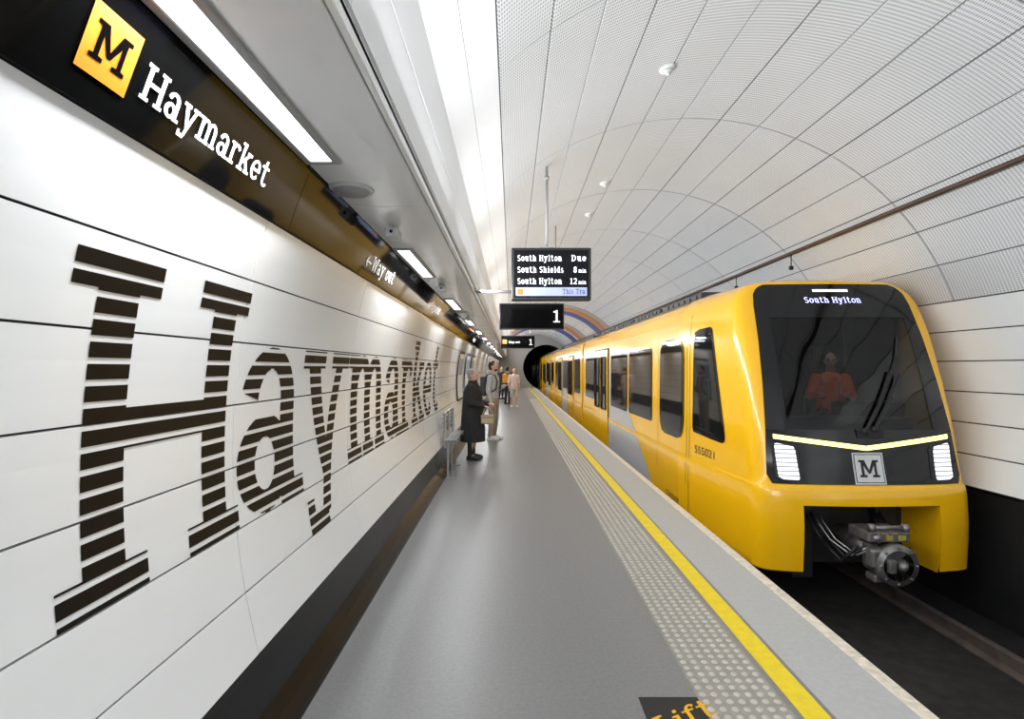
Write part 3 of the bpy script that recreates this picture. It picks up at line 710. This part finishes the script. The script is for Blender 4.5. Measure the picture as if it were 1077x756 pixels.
# ------------------------------------------------------------ bench, posters
e=empty('platform_bench',(-.9,8.5,0),'grey metal slatted perch bench fixed beside the wall','bench')
m=MB()
for k in range(5): m.box((-1.02,7.8,.68+k*.065),(-1.0,9.05,.72+k*.065),.006)
m.build('backrest',ALU,e)
m=MB()
for k in range(4): m.box((-.99+k*.045,7.8,.56),(-.955+k*.045,9.05,.58),.006)
m.build('seat',ALU,e)
for y in (7.9,8.4,8.95):
    m=MB(); m.box((-1.015,y-.02,.45),(-.98,y+.02,.98),.006); m.box((-.97,y-.02,0),(-.94,y+.02,.54),.006); m.box((-1.0,y-.02,.52),(-.82,y+.02,.56),.006); m.box((-.975,y-.04,0),(-.87,y+.04,.012)); m.build('leg',GREYP,e)
for i,(y,cl) in enumerate(((10.9,(.75,.76,.78)),(12.6,(.55,.62,.7)),(14.3,(.8,.78,.7)))):
    e=empty('poster_frame',(-1.1,y+.5,.9),'wall-mounted poster in a thin dark frame','poster','wall posters')
    f=lambda u,v,o:(CX-math.sqrt((R-o)**2-(v-CZ)**2),u,v)
    def pan(name,y0,y1,z0,z1,o,m_):
        V=[];Fc=[]
        for k in range(9):
            z=z0+(z1-z0)*k/8; V+=[f(y0,z,o),f(y1,z,o)]
        ob=mesh(name,V,[(2*k,2*k+1,2*k+3,2*k+2) for k in range(8)],m_); place(ob,e)
    pan('frame',y,y+1.1,.95,2.0,.02,TDARK); pan('poster_sheet',y+.05,y+1.05,1.0,1.95,.025,mat('poster_%d'%i,cl,.5)); pan('printed_block',y+.12,y+.98,1.5,1.85,.028,mat('poster_block_%d'%i,(cl[0]*.4,cl[1]*.5,cl[2]*.6),.5))
# ------------------------------------------------------------ people
SKIN=mat('skin',(.62,.38,.28),.5,var=.05)
def bake(mb,name,m_,vox,parent,M,smooth=2):
    ob=mb.build(name,m_)
    r=ob.modifiers.new('r','REMESH'); r.mode='VOXEL'; r.voxel_size=vox; r.use_smooth_shade=True
    s=ob.modifiers.new('s','SMOOTH'); s.factor=.5; s.iterations=smooth
    dg=bpy.context.evaluated_depsgraph_get(); dg.update(); me=bpy.data.meshes.new_from_object(ob.evaluated_get(dg))
    me.transform(M); me.materials.clear(); me.materials.append(m_)
    for p in me.polygons: p.use_smooth=True
    o2=bpy.data.objects.new(name,me); old=ob.data; bpy.data.objects.remove(ob); bpy.data.meshes.remove(old); COL.objects.link(o2)
    o2.name=name
    if parent is not None: place(o2,parent)
    return o2
def hand(mb,p,d,n):
    p=Vector(p);d=Vector(d).normalized();n=Vector(n); n=(n-d*n.dot(d)).normalized(); s=d.cross(n)
    M3=Matrix((s,n,d)).transposed()
    mb.ell(p+d*.05,(.040,.017,.052),0,12,M3)
    for k,(o,l) in enumerate(((-.030,.062),(-.010,.074),(.010,.070),(.029,.054))):
        a=p+d*.085+s*o; b=a+d*l*.5+n*.008; c=b+(d*.75+n*.65).normalized()*l*.5
        mb.cap(a,b,.0095,.0088,8); mb.cap(b,c,.0088,.0075,8)
    a=p+d*.03-s*.032; b=a+(d*.7-s*.7).normalized()*.035; c=b+(d*.9-s*.1+n*.3).normalized()*.03
    mb.cap(a,b,.012,.010,8); mb.cap(b,c,.010,.0085,8)
def person(label,loc,rotz,H,arms,topm,legm,hairm,shoem,vox=.008,coat=False,longhair=False,bare=False,group=None,stride=.0,hood=False,beard=False,sit=False):
    k=H/1.75; M=Matrix.Translation(loc)@Matrix.Rotation(rotz,4,'Z')@Matrix.Scale(k,4)
    torso=[(0,0,.84,.13,.10),(0,.01,.92,.165,.115),(0,0,1.08,.14,.10),(0,0,1.22,.16,.112),(0,0,1.35,.18,.112),(0,0,1.42,.155,.09),(0,0,1.47,.07,.06)]
    legs=[]
    for s in (-1,1):
        fy=stride*s
        if sit: legs.append([Vector((s*.09,0,.90)),Vector((s*.13,-.42,.88)),Vector((s*.13,-.40,.46)),Vector((s*.13,-.54,.42))])
        else: legs.append([Vector((s*.09,0,.90)),Vector((s*.10,-.015-fy*.4,.49)),Vector((s*.105,.025-fy,.09)),Vector((s*.115,-.14-fy,.035))])
    body=MB(); body.loft(torso); body.cap((0,.01,1.44),(0,-.005,1.56),.058,.052)
    body.ell((0,-.01,1.645),(.074,.093,.108),n=20); body.ell((0,-.045,1.585),(.052,.05,.048)); body.ell((0,-.105,1.632),(.012,.02,.022)); body.ell((0,-.095,1.59),(.022,.010,.007)); body.ell((0,-.092,1.67),(.05,.012,.010))
    for s in (-1,1): body.ell((s*.075,.005,1.635),(.012,.022,.032))
    for L_ in legs:
        body.cap(L_[0],L_[1],.085,.056); body.cap(L_[1],L_[2],.056,.038); body.cap(L_[2],L_[3],.04,.032)
    for s,(el,wr,hd,nn) in zip((-1,1),arms):
        sh=Vector((s*.175,0,1.40)); body.cap(sh,el,.052,.042); body.cap(el,wr,.042,.028); hand(body,wr,hd,nn)
    ob=bake(body,'person',SKIN,vox,None,M)
    top(ob,label,'person',group)
    def add(mb,name,m_,v=.011,sm=2):
        o=bake(mb,name,m_,v,None,M,sm); o.parent=ob; return o
    t=MB(); g=.018
    t.loft([(x,y,z,rx+g,ry+g) for (x,y,z,rx,ry) in torso[1:-1]]+[(0,0,1.475,.085,.075)])
    if coat:
        t.loft([(0,0,.36,.27,.25),(0,0,.60,.26,.24),(0,0,.92,.245,.215),(0,0,1.10,.225,.20),(0,0,1.33,.225,.18),(0,0,1.43,.18,.14),(0,0,1.50,.095,.09)])
        t.cyl((0,0,1.44),(0,0,1.54),.10,.09)
    for s,(el,wr,hd,nn) in zip((-1,1),arms):
        sh=Vector((s*.175,0,1.395)); el=Vector(el);wr=Vector(wr); w_=.015 if coat else 0; t.cap(sh,el,.072+w_,.058+w_)
        q=el+(wr-el)*(.95 if not bare else .2); t.cap(el,q,.058+w_,.043+w_*.6)
    if hood: t.ell((0,.10,1.48),(.11,.07,.075))
    add(t,'coat' if coat else 'jacket',topm,.011,3)
    if not coat:
        t=MB(); t.loft([(0,0,.80,.17,.12),(0,.01,.92,.18,.13),(0,0,1.02,.16,.118)])
        for L_ in legs:
            t.cap(L_[0],L_[1],.105,.075)
            if not bare: t.cap(L_[1],L_[2]+Vector((0,0,.02)),.075,.06)
        add(t,'shorts' if bare else 'trousers',legm)
    h=MB(); h.ell((0,.022,1.675),(.088,.092,.098),n=20); h.ell((0,.04,1.63),(.080,.07,.08))
    if longhair:
        h.ell((0,.06,1.54),(.085,.05,.14)); h.ell((0,.07,1.44),(.075,.04,.12))
    add(h,'hair',hairm,.008,3)
    if beard:
        h=MB(); h.ell((0,-.055,1.568),(.05,.045,.035)); add(h,'beard',hairm,.007)
    for s,L_ in zip((-1,1),legs):
        t=MB(); t.cap(L_[2]+Vector((0,.01,-.02)),L_[3],.052,.042); t.ell(L_[2]+Vector((0,.03,-.04)),(.045,.05,.045)); 
        a=L_[3]
        if not sit: t.box((a.x-.042,a.y-.03,.002),(a.x+.042,L_[2].y+.07,.03),.008)
        if coat: t.cap(L_[2],L_[2]+Vector((0,0,.25)),.05,.06)
        add(t,'shoe',shoem,.008,1)
    for s in (-1,1):
        t=MB(); t.ell((s*.03,-.094,1.648),(.012,.009,.008),n=10)
        o=t.build('eye',mat('eye_dark',(.03,.02,.02),.2)); o.data.transform(M); o.parent=ob
    return ob,M
V3=Vector
relax=lambda s:(V3((s*.235,.03,1.12)),V3((s*.245,-.05,.87)),(0,-.15,-1),(-s,0,0))
DKCOAT=mat('coat_charcoal',(.018,.018,.02),.85,var=.3,scale=30); GHAIR=mat('hair_grey',(.30,.28,.26),.6,var=.3,scale=60)
BHAIR=mat('hair_dark',(.02,.014,.01),.5,var=.3,scale=60); BOOT=mat('boot_black',(.01,.01,.01),.4)
w,Mw=person('elderly person in long charcoal coat standing holding a beige handbag',(-.70,9.5,0),math.radians(80),1.62,
  [(V3((-.25,.0,1.13)),V3((-.20,-.26,1.06)),(.1,-1,-.25),(0,0,-1)),(V3((.25,0,1.13)),V3((.14,-.27,1.08)),(-.3,-1,0),(0,0,-1))],DKCOAT,DKCOAT,GHAIR,BOOT,vox=.007,coat=True)
pt=Mw@V3((-.18,-.33,1.02))
e=empty('handbag',(pt.x,pt.y,pt.z-.30),'small beige leather handbag with strap held in hand','bag')
m=MB(); m.box((pt.x-.11,pt.y-.045,pt.z-.28),(pt.x+.11,pt.y+.045,pt.z-.12),.025); m.build('bag_body',mat('bag_beige',(.50,.40,.27),.5),e)
m=MB(); m.box((pt.x-.112,pt.y-.05,pt.z-.19),(pt.x+.112,pt.y+.05,pt.z-.115),.02); m.build('flap',mat('bag_tan',(.36,.27,.17),.5),e)
m=MB(); m.tube([V3((pt.x-.09,pt.y,pt.z-.13)),V3((pt.x-.05,pt.y,pt.z-.02)),V3((pt.x,pt.y,pt.z+.01)),V3((pt.x+.05,pt.y,pt.z-.02)),V3((pt.x+.09,pt.y,pt.z-.13))],.008); m.build('strap',mat('bag_tan'),e)
mm,Mm=person('bearded person in light grey hooded jacket and beige trousers',(-.42,12.1,0),math.radians(70),1.80,
  [relax(-1),(V3((.24,-.02,1.13)),V3((.16,-.2,1.2)),(-.2,-1,.3),(0,0,-1))],mat('jacket_grey',(.42,.42,.42),.8,var=.15,scale=20),mat('trousers_beige',(.32,.28,.22),.8),BHAIR,mat('shoe_white',(.7,.7,.7),.5),hood=True,beard=True)
def backpack(M,m_,label):
    c=M@V3((0,.20,1.22)); e=empty('backpack',c-V3((0,0,.22)),label,'bag')
    for nm,a,b,bv in (('bag_body',(-.14,.135,.98),(.14,.27,1.42),.04),('front_pocket',(-.11,.25,1.0),(.11,.31,1.2),.025)):
        t=MB(); t.box(a,b,bv); t.bm.transform(M); t.build(nm,m_,e)
    for s in (-1,1):
        t=MB(); t.tube([V3((s*.09,.16,1.40)),V3((s*.10,.05,1.475)),V3((s*.10,-.09,1.44)),V3((s*.11,-.142,1.30)),V3((s*.13,-.12,1.14)),V3((s*.16,.02,1.05)),V3((s*.12,.15,1.02))],.014)
        t.bm.transform(M); t.build('strap',m_,e)
backpack(Mm,mat('pack_dark',(.05,.05,.06),.7),'dark grey backpack worn on the back')
w3,M3_=person('long-haired person in pale pink top and shorts standing on the platform',(.10,22,0),math.radians(20),1.66,[relax(-1),relax(1)],
  mat('top_pink',(.75,.62,.60),.8),mat('shorts_pale',(.6,.55,.52),.8),BHAIR,mat('shoe_white'),vox=.009,longhair=True,bare=True,stride=.06)
w4,M4=person('person in black jacket wearing a yellow backpack on the platform',(-.18,24,0),math.radians(150),1.70,[relax(-1),relax(1)],
  mat('jacket_black',(.02,.02,.02),.8),mat('jeans_dark',(.03,.035,.05),.8),BHAIR,BOOT,vox=.009)
backpack(M4,mat('pack_yellow',(.75,.36,.02),.6),'bright yellow backpack worn on the back')
w5,M5=person('person in dark coat standing further along the platform by the wall',(-.55,28,0),math.radians(40),1.72,[relax(-1),relax(1)],
  mat('jacket_navy',(.03,.03,.045),.8),mat('jeans_dark'),BHAIR,BOOT,vox=.01)
HV=mat('hivis_orange',(.98,.17,.02),.6,var=.15,scale=8,emit=(1,.15,.02),es=.12); fwd=lambda s:(V3((s*.25,-.10,1.16)),V3((s*.15,-.33,1.20)),(-s*.1,-1,-.1),(0,0,-1))  # slight emission brightens the jacket; the cloth itself gives no light
d,Md=person('train driver in orange high visibility jacket seated at the cab desk',(XC+.47,7.05,.14),math.radians(-25),1.72,[fwd(-1),fwd(1)],HV,mat('jeans_dark'),BHAIR,BOOT,vox=.009,sit=True)
d2,Md2=person('person in orange high visibility jacket standing in the train cab',(XC-.40,7.40,.40),0,1.50,[relax(-1),relax(1)],mat('hivis_dull',(.45,.11,.05),.7),mat('jeans_dark'),BHAIR,BOOT,vox=.009)
for s in (-1,1):
    t=MB(); t.tube([V3((s*.10,-.10,1.44)),V3((s*.10,-.142,1.30)),V3((s*.10,-.135,1.12))],.012)
    o=t.build('reflective_stripe',mat('reflective',(.6,.6,.55),.4)); o.data.transform(Md); o.parent=d
# ------------------------------------------------------------ world, camera
w=bpy.data.worlds.new('World'); sc.world=w; w.use_nodes=True; w.node_tree.nodes['Background'].inputs[0].default_value=(.05,.05,.055,1)
cam=bpy.data.cameras.new('Camera'); co=bpy.data.objects.new('Camera',cam); COL.objects.link(co)
co.location=(0,0,EYE); co.rotation_euler=(math.pi/2,0,0); cam.sensor_width=36; cam.lens=36*F0/1077; cam.shift_x=0.0005; cam.shift_y=9/1077; cam.clip_start=.02; cam.clip_end=200
sc.camera=co
